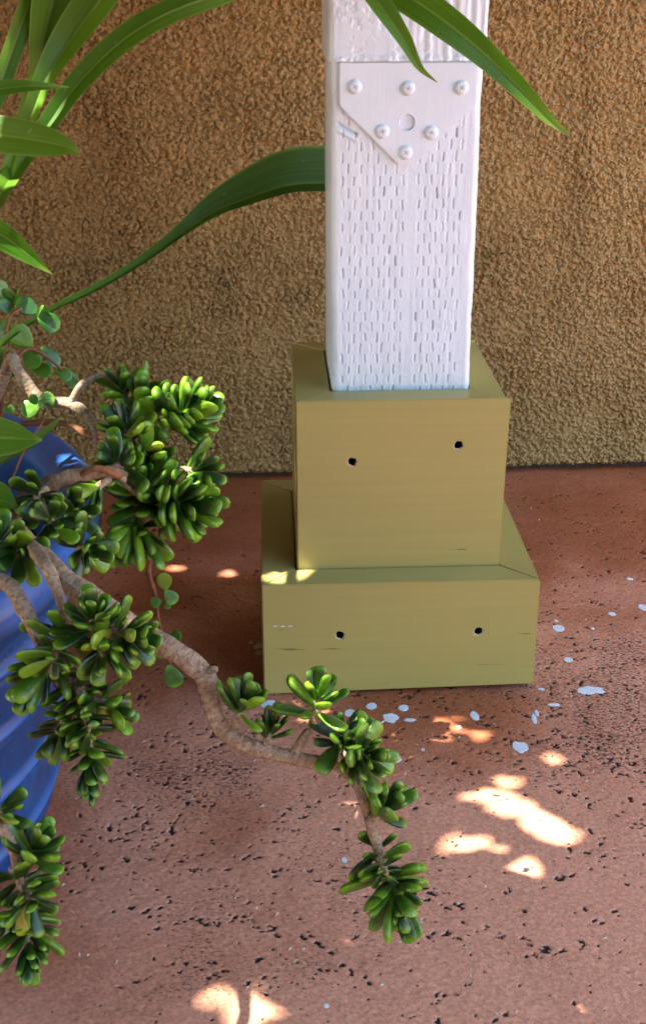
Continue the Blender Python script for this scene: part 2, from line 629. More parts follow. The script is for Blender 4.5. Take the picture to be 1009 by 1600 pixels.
zl = np.concatenate([[0.0015, .25, .30], np.arange(.305, ZL + .004, .00085)])
link('post_section', post_section('post_section', zl, A + .0015, h_lower), post, [M['white']])
zu = np.concatenate([np.arange(ZL, .73, .0009), [.8, 1.5, 2.6]])
up = post_section('post_section', zu, A + .0045, h_upper, .005)
link('post_section', up, post, [M['white']])
cap = [loc2w((x * (A + .0048) + .0022, y * (A + .0033), ZL)) for x, y in ((-1, -1), (1, -1), (1, 1), (-1, 1))]
link('section_underside', mesh('section_underside', cap, [(3, 2, 1, 0)], False), post, [M['white']])


def apply_mods(o):
    dg = bpy.context.evaluated_depsgraph_get()
    me = bpy.data.meshes.new_from_object(o.evaluated_get(dg))
    old = o.data
    o.modifiers.clear()
    o.data = me
    me.name = old.name
    bpy.data.meshes.remove(old)


def cutter(parts):
    """parts: list of (verts, faces, material index) closed shells"""
    V, F, I = [], [], []
    for v, f, mi in parts:
        k = len(V)
        V += list(v)
        F += [tuple(i + k for i in q) for q in f]
        I += mi
    me = mesh('cutter', V, F, False)
    me.polygons.foreach_set('material_index', I)
    o = bpy.data.objects.new('cutter', me)
    col.objects.link(o)
    return o


def hole_shell(c, rings, seed, mats_):
    """rings: (depth along +y, radius) ; irregular round shell, local frame"""
    r_ = random.Random(seed)
    n = 14
    ir = [1 + r_.uniform(-.13, .13) for _ in range(n)]
    V = []
    for d, r in rings:
        for i in range(n):
            a = 2 * math.pi * i / n
            V.append(loc2w((c[0] + r * ir[i] * math.cos(a), c[1] + d, c[2] + r * ir[i] * math.sin(a))))
    F, I = [tuple(range(n))], [mats_[0]]
    for k in range(len(rings) - 1):
        for i in range(n):
            j = (i + 1) % n
            F.append((k * n + i, (k + 1) * n + i, (k + 1) * n + j, k * n + j))
            I.append(mats_[k])
    F.append(tuple(reversed(range((len(rings) - 1) * n, len(rings) * n))))
    I.append(mats_[-1])
    return V, F, I


def boolean(o, cut):
    bm = bmesh.new()
    bm.from_mesh(cut.data)
    bmesh.ops.recalc_face_normals(bm, faces=bm.faces)
    bm.to_mesh(cut.data)
    bm.free()
    m = o.modifiers.new('b', 'BOOLEAN')
    m.operation = 'DIFFERENCE'
    m.solver = 'EXACT'
    m.object = cut
    m.material_mode = 'INDEX'
    apply_mods(o)
    me = cut.data
    bpy.data.objects.remove(cut)
    bpy.data.meshes.remove(me)


def bevel_mesh(me, w, seg=2, ang=.5):
    bm = bmesh.new()
    bm.from_mesh(me)
    bmesh.ops.recalc_face_normals(bm, faces=bm.faces)
    es = [e for e in bm.edges if len(e.link_faces) == 2 and e.calc_face_angle(0) > ang]
    bmesh.ops.bevel(bm, geom=es, offset=w, segments=seg, affect='EDGES', clamp_overlap=True)
    bm.to_mesh(me)
    bm.free()


# strap plate with a drilled hole and six screws
pl = [face(x, y) for x, y in ((529, 97), (744, 97), (742, 160), (645, 258), (622, 257), (529, 164))]
TH = .0054
V = [(p[0], -A - TH, p[2]) for p in pl] + [(p[0], -A + .002, p[2]) for p in pl]
V = [loc2w(v) for v in V]
n = len(pl)
me = mesh('strap_plate', V, [tuple(range(n)), tuple(reversed(range(n, 2 * n)))] + [(i, n + i, n + (i + 1) % n, (i + 1) % n) for i in range(n)], False)
bevel_mesh(me, .0009)
plate = link('strap_plate', me, post, [M['white']])
hc = face(635, 190)
hc[1] = -A - TH
cut = cutter([hole_shell(hc, [(-.003, .0080), (.0029, .0077)], 3, (0, 0))])
boolean(plate, cut)

V, F = [], []
for i in range(28):
    a = 2 * math.pi * i / 28
    for j in range(6):
        b = 2 * math.pi * j / 6
        r = .0082 + .0008 * math.cos(b)
        V.append(loc2w((hc[0] + r * math.cos(a), hc[1] + .0004 - .0008 * math.sin(b) * (.8 + .3 * math.sin(3 * a)), hc[2] + r * math.sin(a))))
        F.append((i * 6 + j, i * 6 + (j + 1) % 6, ((i + 1) % 28) * 6 + (j + 1) % 6, ((i + 1) % 28) * 6 + j))
link('hole_rim', mesh('hole_rim', V, F), plate, [M['white']])


def screw(c):
    V, F = [], []
    n = 18
    prof = [(0.0, .0072), (-.0008, .0070), (-.0011, .0054), (-.0026, .0052), (-.0033, .0043), (-.0034, .0022), (-.0029, .0008)]
    for d, r in prof:
        for i in range(n):
            a = 2 * math.pi * i / n
            rr = r
            if r < .003 and i % 4 == 0:
                rr = r * .75
            V.append(loc2w((c[0] + rr * math.cos(a), c[1] + d, c[2] + rr * math.sin(a))))
    for k in range(len(prof) - 1):
        for i in range(n):
            j = (i + 1) % n
            F.append((k * n + i, k * n + j, (k + 1) * n + j, (k + 1) * n + i))
    F.append(tuple(range((len(prof) - 1) * n, len(prof) * n)))
    return mesh('screw', V, F)


for px, py in ((553, 135), (636, 137), (719, 136), (596, 204), (672, 206), (632, 237)):
    c = face(px, py)
    c[1] = -A - TH
    link('screw', screw(c), plate, [M['white']])
    a = random.uniform(0, 1.5)
    for k in range(2):
        ca, sa = math.cos(a + k * math.pi / 2), math.sin(a + k * math.pi / 2)
        q = [loc2w((c[0] + ca * u * .0026 - sa * v * .0005, c[1] - .00355, c[2] + sa * u * .0026 + ca * v * .0005)) for u, v in ((-1, -1), (1, -1), (1, 1), (-1, 1))]
        q += [loc2w((c[0] + ca * u * .0026 - sa * v * .0005, c[1] - .0022, c[2] + sa * u * .0026 + ca * v * .0005)) for u, v in ((-1, -1), (1, -1), (1, 1), (-1, 1))]
        # the slots belong to the screw head: joined as a thin cross
        link('screw_slot', mesh('screw_slot', q, [(0, 1, 2, 3), (0, 4, 5, 1), (1, 5, 6, 2), (2, 6, 7, 3), (3, 7, 4, 0)], False), plate, [M['slot']])


# ------------------------------------------------------------------ olive trim boxes
def tier(label, inner, outer, z0, z1, holes, gapr):
    t = empty('trim_box', loc2w((0, 0, z0)))
    tag(t, label, 'trim box', 'olive trim boxes stacked around the post')
    g = .0004
    boards = []
    for k in range(4):
        a = k * math.pi / 2                                            # 0 = front, then right, back, left
        ca, sa = math.cos(a), math.sin(a)
        top = z1 + (0, -.0012, .0006, -.0004)[k]
        gg = g + (.0016 if k == 1 else 0) * gapr
        q = [(-outer + g, -outer), (outer - g, -outer), (inner - g, -inner - .0006), (-inner + g, -inner - .0006)]
        if k == 1:
            q = [(-outer + gg * 1.6, -outer + .001), (outer - g, -outer + .001), (inner - g, -inner + .0005), (-inner + gg * 1.6, -inner + .0005)]
        if k == 3 and outer < .13:
            q[2], q[3] = (inner - g, -inner + .0032), (-inner + g, -inner + .0032)
        V = []
        for z in (z0, top):
            for x, y in q:
                V.append(loc2w((x * ca - y * sa, x * sa + y * ca, z)))
        if k == 0:                                                     # the front boards sit a little crooked
            for i in range(8):
                x = V[i][0]
                if outer > .13:
                    V[i][2] -= (.0050 if x < 0 else 0.) if i < 4 else 0.
                elif x > 0:
                    V[i][0] += .0038 if i >= 4 else -.0012
        me = mesh('board', V, [(0, 3, 2, 1), (4, 5, 6, 7), (0, 1, 5, 4), (1, 2, 6, 5), (2, 3, 7, 6), (3, 0, 4, 7)], False)
        bevel_mesh(me, .0011)
        o = link('board', me, t, [M['olive'], M['raw'], M['bore']])
        boards.append(o)
    cs = []
    for i, (px, py) in enumerate(holes):
        c = face(px, py, -outer)
        cs.append(hole_shell(c, [(-.002, .0062), (.0006, .0052), (.0016, .0042), (.016, .0040)], 10 + i, (1, 1, 2, 2)))
    boolean(boards[0], cutter(cs))
    return t, boards


t_low, b_low = tier('lower wider olive painted wooden box standing on the red floor', B + .001, C2, .0065, H1, ((531, 993), (747, 987)), .6)
t_up, b_up = tier('upper smaller olive painted wooden box hugging the white post', A + .0045, B, .0046, H2, ((550, 722), (716, 696)), 1.)

# scratch and paint nicks
for px, py, w in ((430, 970, 8), (441, 970.5, 9), (453, 970, 8)):
    c = face(px, py, -C2 - .0004)
    s = w / 1600
    link('scratch', mesh('scratch', [loc2w((c[0] + a * s, c[1] + d, c[2] + b * .0007 + random.uniform(-.0003, .0003))) for d in (0, .0008) for a, b in ((-.5, -.3), (0, -1), (.5, 0), (.1, .9))],
                         [(0, 1, 2, 3), (0, 4, 5, 1), (1, 5, 6, 2), (2, 6, 7, 3), (3, 7, 4, 0)], False), b_low[0], [M['drop']])


# ------------------------------------------------------------------ paint drops and litter on the floor
def floor_z(x, y):
    x, y = np.array([x]), np.array([y])
    return float((.0009 * vnoise(x, y, .05, 3) + .0003 * vnoise(x, y, .018, 4) + .0002 * vnoise(x, y, .006, 5) + .00018 * vnoise(x, y, .0033, 6))[0])


def blob(name, px, py, rx, ry, mat, rot=0., seed=0, z=.0013, irr=.12):
    r_ = random.Random(seed)
    c = atz(px, py)
    sx = depth(c) / FPX
    k = sx / abs((CU * 1)[2] * 0 + 1)
    up_ = 1 / math.sin(PITCH + (py - 800) / FPX)
    n = 16
    ph = [r_.uniform(0, 6.28) for _ in range(3)]
    V = []
    for h_, s in ((-.0008, 1.02), (.0001, .98), (.0002, .6)):
        for i in range(n):
            a = 2 * math.pi * i / n
            q = s * (1 + irr * (math.sin(2 * a + ph[0]) + .7 * math.sin(3 * a + ph[1]) + .5 * math.sin(5 * a + ph[2])))
            ex, ey = rx * q * math.cos(a), ry * q * math.sin(a)
            ex, ey = ex * math.cos(rot) - ey * math.sin(rot), ex * math.sin(rot) + ey * math.cos(rot)
            V.append((c[0] + ex * sx, c[1] + ey * sx * up_, floor_z(c[0] + ex * sx, c[1] + ey * sx * up_) + .0003 + h_))
    F = [(k2 * n + i, k2 * n + (i + 1) % n, (k2 + 1) * n + (i + 1) % n, (k2 + 1) * n + i) for k2 in (0, 1) for i in range(n)]
    F.append(tuple(range(2 * n, 3 * n)))
    return link(name, mesh(name, V, F, False), floor, [M[mat]])


drops = [(580, 1104, 9, 5), (630, 1106, 8, 5), (610, 1122, 12, 7), (547, 1115, 9, 6), (640, 1125, 9, 2.6), (741, 1119, 7, 7), (716, 1137, 4.5, 2.6),
         (812, 1167, 11, 9), (620, 1188, 7, 4), (872, 981, 9, 5), (955, 960, 6, 2.6), (887, 1032, 7, 4), (868, 970, 3, 2), (865, 1101, 9, 2.2),
         (420, 1102, 11, 7), (1004, 950, 7, 5), (983, 905, 5, 1.6), (538, 1344, 4.5, 4), (916, 1079, 13, 7), (930, 1078, 14, 4), (834, 1123, 4, 8), (838, 1114, 3, 5),
         (560, 1127, 4, 2.5), (592, 1132, 2.5, 2), (660, 1172, 3, 2), (925, 982, 3, 2), (510, 1571, 4, 3), (845, 1078, 5, 2), (350, 1088, 3, 2)]
for i, (px, py, a, b) in enumerate(drops):
    blob('paint_drop', px, py, a, b, 'drop', random.uniform(-.2, .2), i, irr=.05 if a < 10 else .14)
blob('paint_drop', 590, 1134, 17, 1.1, 'drop', .55, 91, irr=.03)
for px, py, a, b in ((404, 1010, 7, 5), (405, 1021, 6, 3), (374, 1058, 5, 3), (392, 1004, 3, 2)):
    blob('olive_paint_drop', px, py, a, b, 'oliv_drop', 0, px, irr=.2)
litter = []
Vl, Fl = [], []
for i in range(130):
    px, py = random.uniform(90, 1000), random.uniform(770, 1590)
    if random.random() > .75:
        px, py = random.gauss(560, 120), random.gauss(1420, 90)
    c = atz(px, py)
    a = random.uniform(0, 3.14)
    L, w = random.uniform(.0012, .0035), random.uniform(.0005, .0013)
    k = len(Vl)
    for u, v, zz in ((-1, 0, .0006), (0, -1, .0016), (1, 0, .0012), (0, 1, .0022)):
        Vl.append((c[0] + L * u * math.cos(a) - w * v * math.sin(a), c[1] + L * u * math.sin(a) + w * v * math.cos(a), .0022 + zz))
    Fl.append((k, k + 1, k + 2, k + 3))
o = link('litter', mesh('litter', Vl, Fl, False), None, [M['chip']])
tag(o, 'tiny pale flakes and plant litter scattered over the floor', 'litter', kind='stuff')

# ------------------------------------------------------------------ blue pot
PX, PY, PH, PR, PB = -.622, -.3263, .3095, .3370, .271
pot = empty('flower_pot', (PX, PY, 0))
tag(pot, 'large blue glazed ceramic pot with raised rings', 'flower pot')
prof = [(PB - .02, .0012, 0), (PB - .004, .003, 0), (PB, .009, 0)]
ribs = [.040, .102, .164, .224]
for z in np.linspace(.012, .243, 120):
    base = float(np.interp(z, [0, .1, .2, .245], [PB, .283, .299, .304]))
    g = max(math.exp(-((z - q) / .0055) ** 2) for q in ribs)
    gr = max(math.exp(-((z - q + .0095) / .004) ** 2) for q in ribs)
    prof.append((base + .0055 * g - .0022 * gr, z, g))
R0 = PR - .032
prof += [(R0, .244, 0), (R0 - .001, .254, 0), (PR - .016, .265, 0), (PR - .004, .274, 0), (PR, .284, .3), (PR - .001, .296, .6), (PR - .006, .304, 1), (PR - .014, PH, 1), (PR - .030, PH - .001, .6), (PR - .040, PH - .008, .2),
         (PR - .044, PH - .020, 0), (PR - .052, .22, 0), (PR - .06, .20, 0)]
ang = np.linspace(0, 2 * math.pi, 181)
pp = np.array(prof)
TT, RR = np.meshgrid(ang, pp[:, 0])
ZZ = np.repeat(pp[:, 1:2], len(ang), 1)
ZZ = ZZ + (ZZ > .02) * (ZZ < .245) * .0015 * np.sin(TT + 1)
PP = np.stack([PX + RR * np.cos(TT), PY + RR * np.sin(TT), ZZ], -1)
link('pot_wall', grid_mesh('pot_wall', PP, {'crest': np.repeat(pp[:, 2:3], len(ang), 1)}), pot, [M['pot']])
sr = np.linspace(0.001, PR - .050, 60)
TT, RR = np.meshgrid(np.linspace(0, 2 * math.pi, 140), sr)
sx, sy = PX + RR * np.cos(TT), PY + RR * np.sin(TT)
so_ = .232 + .012 * vnoise(sx, sy, .03, 81) + .006 * vnoise(sx, sy, .01, 82)
soil = link('soil', grid_mesh('soil', np.stack([sx, sy, so_], -1)), pot, [M['soil']])


# ------------------------------------------------------------------ plants
def catmull(P, n):
    P = np.asarray(P, float)
    Q = np.concatenate([[2 * P[0] - P[1]], P, [2 * P[-1] - P[-2]]])
    seg = len(P) - 1
    out = []
    for t in np.linspace(0, seg - 1e-9, n):
        i = int(t)
        f = t - i
        a, b, c, d = Q[i:i + 4]
        out.append(.5 * ((2 * b) + (c - a) * f + (2 * a - 5 * b + 4 * c - d) * f * f + (3 * b - a - 3 * c + d) * f ** 3))
    return np.array(out)


def tube(name, pts, parent, mat, nodes=.09, seed=0):
    """pts: (x, y, z, r) rows"""
    P = np.asarray(pts, float)
    L = np.linalg.norm(np.diff(P[:, :3], axis=0), axis=1).sum()
    n = max(8, int(L / .0022))
    n = min(n, 260)
    Q = catmull(P, n)
    c, r = Q[:, :3], np.maximum(Q[:, 3], .0004)
    T = np.gradient(c, axis=0)
    T /= np.linalg.norm(T, axis=1)[:, None] + 1e-12
    s = np.concatenate([[0], np.cumsum(np.linalg.norm(np.diff(c, axis=0), axis=1))])
    ref = np.array([.3, .8, .5])
    m = 14
    V = np.zeros((n, m + 1, 3))
    UV = np.zeros((n, m + 1, 2))
    N1 = np.cross(T[0], ref)
    for i in range(n):
        N1 = N1 - T[i] * (N1 @ T[i])
        N1 /= np.linalg.norm(N1)
        N2 = np.cross(T[i], N1)
        ring = 1 + nodes * (.5 * math.sin(s[i] / (.006 + .2 * r[i]) * 2.2 + seed) ** 3 + .6 * float(vnoise(np.array(s[i]), np.array(seed * 1.), .012, seed + 5)))
        cap = min(1., math.sqrt(max(0., (s[-1] - s[i]) / (1.1 * r[i]) + .05)))
        for k in range(m + 1):
            a = 2 * math.pi * k / m
            rr = r[i] * ring * cap * (1 + .07 * math.sin(2 * a + s[i] * 60 + seed) + .05 * math.sin(3 * a - s[i] * 110))
            V[i, k] = c[i] + rr * (math.cos(a) * N1 + math.sin(a) * N2)
            UV[i, k] = (k / m, s[i])
    return link(name, grid_mesh(name, V, uv=UV), parent, [M[mat]])


def branch(name, rows, parent, mat='bark', nodes=.09, seed=0):
    """rows: (px, py, Y, width in px of the photograph)"""
    pts = []
    for px, py, Yv, w in rows:
        P = at(px, py, Yv)
        pts.append((*P, w * .39 * depth(P) / FPX))
    return tube(name, pts, parent, mat, nodes, seed)


def jade_leaf_mesh(seed, kind):
    r_ = random.Random(seed)
    nl, m = 13, 10
    V = np.zeros((nl, m + 1, 3))
    UV = np.zeros((nl, m + 1, 2))
    bend = r_.uniform(.05, .28)
    wmax = r_.uniform(.17, .225) if kind == 'finger' else .40
    th = r_.uniform(.42, .56) if kind == 'finger' else .17
    tw = r_.uniform(-.4, .4)
    for i in range(nl):
        t = i / (nl - 1)
        t2 = 1 - (1 - t) ** 1.35
        if kind == 'finger':
            w = wmax * (.42 + .58 * sstep(0, .62, np.array(t2))) * math.sqrt(max(0, 1 - max(0, (t2 - .80) / .20) ** 2.3))
            tk = w * th * (1 + .25 * (1 - t2))
        else:
            w = wmax * (.16 + .84 * math.sin(math.pi * min(1, t2 * .78 + .02)) ** .9) * math.sqrt(max(0, 1 - max(0, (t2 - .72) / .28) ** 2.2))
            tk = (.045 + .05 * (1 - abs(2 * t2 - 1))) * math.sqrt(max(0, 1 - max(0, (t2 - .8) / .2) ** 2))
        if i == 0:
            w *= .5
            tk *= .5
        x0 = bend * (t2 ** 2) * .5
        for k in range(m + 1):
            a = 2 * math.pi * k / m + tw * t2 * .3
            px = tk * math.sin(a)
            # the upper side is a little hollow
            if kind == 'finger':
                px = px * (1 if px < 0 else .78) + .10 * w * (math.cos(a) ** 2)
            else:
                px = px + .22 * w * (math.cos(a) ** 2) - .04
            V[i, k] = (x0 - px * 1.0 if False else x0 + px, w * math.cos(a), t2)
            UV[i, k] = (k / m, t2)
    return grid_mesh('leaf', V, uv=UV)


FING = [jade_leaf_mesh(i, 'finger') for i in range(7)]
for q in FING:
    q.materials.append(M['jade'])
ROUND = [jade_leaf_mesh(50 + i, 'round') for i in range(4)]
for q in ROUND:
    q.materials.append(M['round_jade'])


def place_leaf(me, base, d, up_, L, parent, wsc=1., cand=None):
    d = d / np.linalg.norm(d)
    x = up_ - d * (up_ @ d)
    if np.linalg.norm(x) < 1e-3:
        x = np.cross(d, [0, 1, .2])
    x /= np.linalg.norm(x)
    y = np.cross(d, x)
    mw = Matrix(((x[0] * L * wsc, y[0] * L * wsc, d[0] * L, base[0]), (x[1] * L * wsc, y[1] * L * wsc, d[1] * L, base[1]),
                             (x[2] * L * wsc, y[2] * L * wsc, d[2] * L, base[2]), (0, 0, 0, 1)))
    if cand is not None:
        cand.append((L * FPX / depth(base), me, mw))
        return
    one_leaf(me, mw, parent)


def one_leaf(me, mw, parent):
    o = bpy.data.objects.new('leaf', me)
    col.objects.link(o)
    o.parent = parent
    o.matrix_parent_inverse = Matrix.Translation(-Vector(parent.location))
    o.matrix_basis = mw


nleaf = [0]
loose = []


def cluster(px, py, Yv, ax, ay, az, n, Lpx, stem, parent, a0=88, a1=22, seed=0, Lend=.72):
    """a rosette: centre in the photograph, axis (right, down, towards the viewer), leaves, leaf length and stem length in px"""
    r_ = random.Random(seed)
    n = int(n * 1.4 + .5)
    Lpx *= 1.24
    c = at(px, py, Yv)
    sc = depth(c) / FPX
    axs = ax * CR - ay * CU - az * CF
    axs /= np.linalg.norm(axs)
    p1 = np.cross(axs, [.2, .5, .9])
    p1 /= np.linalg.norm(p1)
    p2 = np.cross(axs, p1)
    L0 = Lpx * sc
    st = stem * sc
    b0 = c - axs * st * .5
    # the twig that carries them
    tube('twig', [(*(b0 - axs * L0 * .25), .0032), (*c, .0028), (*(c + axs * st * .5), .0016)], parent, 'bark', .05, seed)
    for i in range(n):
        t = (i + .5) / n
        az_ = i * 2.39996 + r_.gauss(0, .25)
        ang = math.radians(a0 + (a1 - a0) * t ** 1.2 + r_.gauss(0, 9))
        pr = math.cos(az_) * p1 + math.sin(az_) * p2
        d = axs * math.cos(ang) + pr * math.sin(ang)
        L = L0 * (1 + (Lend - 1) * t ** 2) * r_.choice((.72, .84, .92, 1., 1.06, 1.18))
        base = b0 + axs * st * t + pr * .0012
        if base[2] + d[2] * L < .012:
            d[2] = abs(d[2]) * .2
        place_leaf(FING[r_.randrange(len(FING))], base, d, axs, L, parent, r_.uniform(.88, 1.12), loose)
        nleaf[0] += 1


jade = empty('finger_jade_plant', (PX, PY, .23))
tag(jade, 'trailing jade plant with finger shaped leaves spilling over the blue pot', 'jade plant')
G = jade
# the long bare branch that hangs out over the floor
branch('branch', [(-70, 760, -.36, 44), (-20, 800, -.44, 44), (30, 838, -.52, 44), (70, 872, -.57, 42), (105, 908, -.59, 44), (150, 938, -.60, 46), (220, 986, -.61, 47), (285, 1026, -.62, 44), (322, 1058, -.625, 40), (327, 1092, -.63, 36),
                  (345, 1135, -.635, 36), (385, 1163, -.64, 36), (440, 1180, -.64, 32), (490, 1190, -.64, 27), (525, 1192, -.64, 24)], G, seed=1)
branch('branch', [(515, 1190, -.64, 20), (548, 1215, -.642, 19), (566, 1245, -.645, 20), (577, 1280, -.645, 21), (584, 1308, -.645, 22), (600, 1345, -.645, 14), (620, 1395, -.64, 9)], G, seed=2)
branch('branch', [(455, 1182, -.64, 20), (470, 1160, -.64, 20), (484, 1138, -.64, 18)], G, seed=3)
branch('branch_stub', [(318, 1052, -.625, 20), (334, 1046, -.628, 15), (340, 1050, -.628, 10)], G, seed=4)
# thick old branch over the soil, and shorter ones
branch('branch', [(-120, 930, -.45, 60), (-40, 850, -.45, 58), (15, 805, -.45, 46), (55, 770, -.45, 40), (95, 750, -.44, 32), (135, 740, -.42, 25), (175, 738, -.38, 26), (205, 748, -.34, 18)], G, 'old_bark', seed=5, nodes=.2)
branch('branch', [(128, 742, -.43, 12), (150, 731, -.43, 13), (172, 738, -.42, 13), (190, 746, -.41, 12)], G, 'twig', seed=6)
branch('branch', [(-50, 900, -.56, 32), (10, 912, -.60, 30), (35, 945, -.62, 31), (52, 978, -.63, 30), (60, 1000, -.63, 24), (75, 1040, -.63, 16), (95, 1080, -.63, 14)], G, seed=7, nodes=.16)
branch('branch', [(40, 838, -.54, 30), (70, 880, -.60, 27), (83, 905, -.61, 23), (95, 940, -.62, 18), (100, 985, -.63, 15), (108, 1060, -.63, 13), (130, 1150, -.63, 10)], G, seed=8, nodes=.16)
branch('branch', [(-90, 1190, -.66, 28), (-20, 1270, -.69, 26), (8, 1300, -.70, 26), (25, 1340, -.70, 22), (35, 1400, -.70, 16), (42, 1460, -.70, 12)], G, seed=9)
branch('branch', [(-130, 960, -.58, 30), (-110, 1080, -.64, 28), (-90, 1190, -.66, 28)], G, seed=10)
branch('branch', [(175, 738, -.38, 20), (200, 715, -.33, 18), (230, 690, -.29, 15), (260, 655, -.27, 11)], G, seed=11)
branch('branch', [(185, 742, -.37, 18), (215, 770, -.33, 16), (245, 790, -.31, 12)], G, seed=12)

# rosettes
cluster(283, 650, -.27, .75, -.55, .35, 34, 52, 40, G, 85, 15, 1)
cluster(225, 640, -.25, -.1, -1, .15, 16, 50, 50, G, 75, 15, 2)
cluster(200, 680, -.30, -.3, -.6, .5, 12, 48, 36, G, 90, 30, 3)
cluster(275, 785, -.33, .85, .15, .4, 28, 58, 52, G, 88, 18, 4)
cluster(225, 770, -.32, .0, -.7, .6, 20, 52, 46, G, 95, 20, 5)
cluster(205, 815, -.33, -.2, .9, .3, 7, 60, 24, G, 50, 15, 6)
cluster(150, 762, -.40, -.75, .55, .35, 8, 50, 24, G, 60, 15, 7)
cluster(185, 725, -.35, -.1, -.3, .8, 8, 50, 24, G, 85, 30, 8)
cluster(132, 858, -.50, .5, .15, .6, 12, 44, 30, G, 90, 20, 9)
cluster(80, 815, -.50, .2, -.2, .7, 8, 40, 30, G, 90, 25, 10)
cluster(28, 862, -.56, .1, .1, .9, 9, 46, 24, G, 90, 25, 11)
cluster(-4, 850, -.56, .1, -.9, .4, 5, 46, 20, G, 60, 20, 12)
cluster(145, 975, -.64, .1, -.75, .55, 14, 46, 34, G, 95, 18, 13)
cluster(195, 990, -.64, .9, .1, .45, 14, 48, 44, G, 75, 15, 14)
cluster(92, 1010, -.64, -.1, .5, .6, 13, 48, 70, G, 95, 50, 15)
cluster(70, 1050, -.635, -.55, .8, .3, 9, 58, 55, G, 55, 10, 16)
cluster(130, 1100, -.64, .3, .9, .4, 20, 44, 95, G, 95, 55, 17)
cluster(140, 1180, -.64, .1, 1, .3, 20, 42, 80, G, 95, 15, 18)
cluster(378, 1108, -.64, .35, -.85, .3, 9, 52, 20, G, 70, 12, 19)
cluster(421, 1148, -.64, .25, -.9, .3, 6, 40, 14, G, 60, 15, 20)
cluster(496, 1100, -.64, .1, -.9, .4, 12, 46, 36, G, 80, 12, 21)
cluster(535, 1155, -.64, .2, -.5, .7, 9, 46, 30, G, 95, 30, 22)
cluster(562, 1180, -.65, .75, -.1, .65, 16, 52, 36, G, 90, 18, 23)
cluster(595, 1268, -.65, .65, -.6, .3, 8, 56, 24, G, 70, 12, 24)
cluster(596, 1345, -.65, .3, .7, .7, 11, 46, 56, G, 95, 70, 25)
cluster(615, 1388, -.65, .25, .9, .6, 17, 58, 50, G, 90, 10, 26)
cluster(50, 1330, -.70, .5, -.7, .4, 9, 50, 24, G, 80, 15, 27)
cluster(40, 1390, -.70, .5, .5, .5, 14, 52, 60, G, 95, 50, 28)
cluster(45, 1460, -.70, .15, .95, .35, 20, 48, 70, G, 95, 12, 29)
cluster(-2, 1268, -.69, .6, -.5, .4, 5, 44, 16, G, 70, 15, 30)

for a in ((232, 716, -.30, .3, -.2, .8, 12, 48, 34, 41), (300, 735, -.32, .9, .1, .3, 8, 46, 26, 43), (192, 612, -.24, -.3, -1, .1, 6, 44, 22, 44), (225, 830, -.33, .3, .8, .3, 8, 56, 26, 46),
          (60, 775, -.48, -.2, .3, .7, 8, 42, 30, 47), (118, 800, -.47, .2, .2, .7, 8, 42, 30, 48), (160, 1015, -.645, .2, .5, .6, 10, 46, 40, 49), (100, 1130, -.63, -.4, .8, .3, 10, 46, 50, 50), (165, 1100, -.64, .8, .3, .3, 8, 44, 40, 51), (20, 1420, -.69, -.4, .5, .5, 8, 46, 40, 52)):
    cluster(*a[:9], jade, 88, 20, a[9])

# the 300 largest leaves singly, the small rest joined
loose.sort(key=lambda q: -q[0])
for _, me, mw in loose[:300]:
    one_leaf(me, mw, jade)
Vs, UVs, Is, k = [], [], [], 0
for _, me, mw in loose[300:]:
    v = np.empty(len(me.vertices) * 3)
    me.vertices.foreach_get('co', v)
    m4 = np.array(mw)
    Vs.append(v.reshape(-1, 3) @ m4[:3, :3].T + m4[:3, 3])
    li = np.empty(len(me.loops), np.int32)
    me.loops.foreach_get('vertex_index', li)
    u = np.empty(len(me.loops) * 2)
    me.uv_layers[0].data.foreach_get('uv', u)
    Is.append(li + k)
    UVs.append(u)
    k += len(me.vertices)
if Vs:
    me = bpy.data.meshes.new('foliage')
    Vs, Is, UVs = np.concatenate(Vs), np.concatenate(Is), np.concatenate(UVs)
    me.vertices.add(len(Vs))
    me.vertices.foreach_set('co', Vs.reshape(-1).astype(np.float32))
    me.loops.add(len(Is))
    me.loops.foreach_set('vertex_index', Is)
    me.polygons.add(len(Is) // 4)
    me.polygons.foreach_set('loop_start', np.arange(0, len(Is), 4, dtype=np.int32))
    me.polygons.foreach_set('use_smooth', np.full(len(Is) // 4, True))
    me.update(calc_edges=True)
    me.uv_layers.new(name='UVMap').data.foreach_set('uv', UVs.astype(np.float32))
    tag(link('foliage', me, jade, [M['jade']]), kind='stuff')

# round-leaved jade behind
rj = empty('round_leaved_jade_plant', (PX + .16, PY + .12, .23))
tag(rj, 'jade plant with round flat leaves and curved tan stems behind the rim', 'jade plant')
branch('branch', [(-40, 690, -.20, 26), (-5, 620, -.20, 24), (18, 560, -.20, 22), (26, 575, -.21, 24), (42, 600, -.22, 27), (62, 622, -.23, 26), (90, 628, -.235, 23), (115, 632, -.24, 23), (138, 650, -.25, 21), (150, 675, -.25, 18), (152, 712, -.26, 13)], rj, seed=21, nodes=.05)
branch('branch', [(112, 628, -.24, 17), (126, 604, -.24, 17), (145, 590, -.23, 17), (163, 590, -.22, 16), (176, 602, -.22, 13), (180, 640, -.23, 9)], rj, seed=22, nodes=.05)
branch('branch', [(35, 662, -.18, 12), (80, 660, -.19, 14), (110, 664, -.20, 13), (135, 678, -.22, 14), (158, 686, -.23, 9)], rj, 'twig', seed=23)
branch('branch', [(2, 660, -.2, 10), (4, 610, -.2, 9), (9, 560, -.2, 8), (14, 500, -.19, 7), (35, 480, -.18, 6)], rj, 'twig', seed=24)
branch('branch', [(218, 800, -.31, 9), (236, 850, -.31, 9), (233, 895, -.31, 9), (243, 930, -.31, 8), (248, 965, -.31, 6), (258, 1010, -.31, 5), (270, 1050, -.31, 4)], rj, 'twig', seed=25)
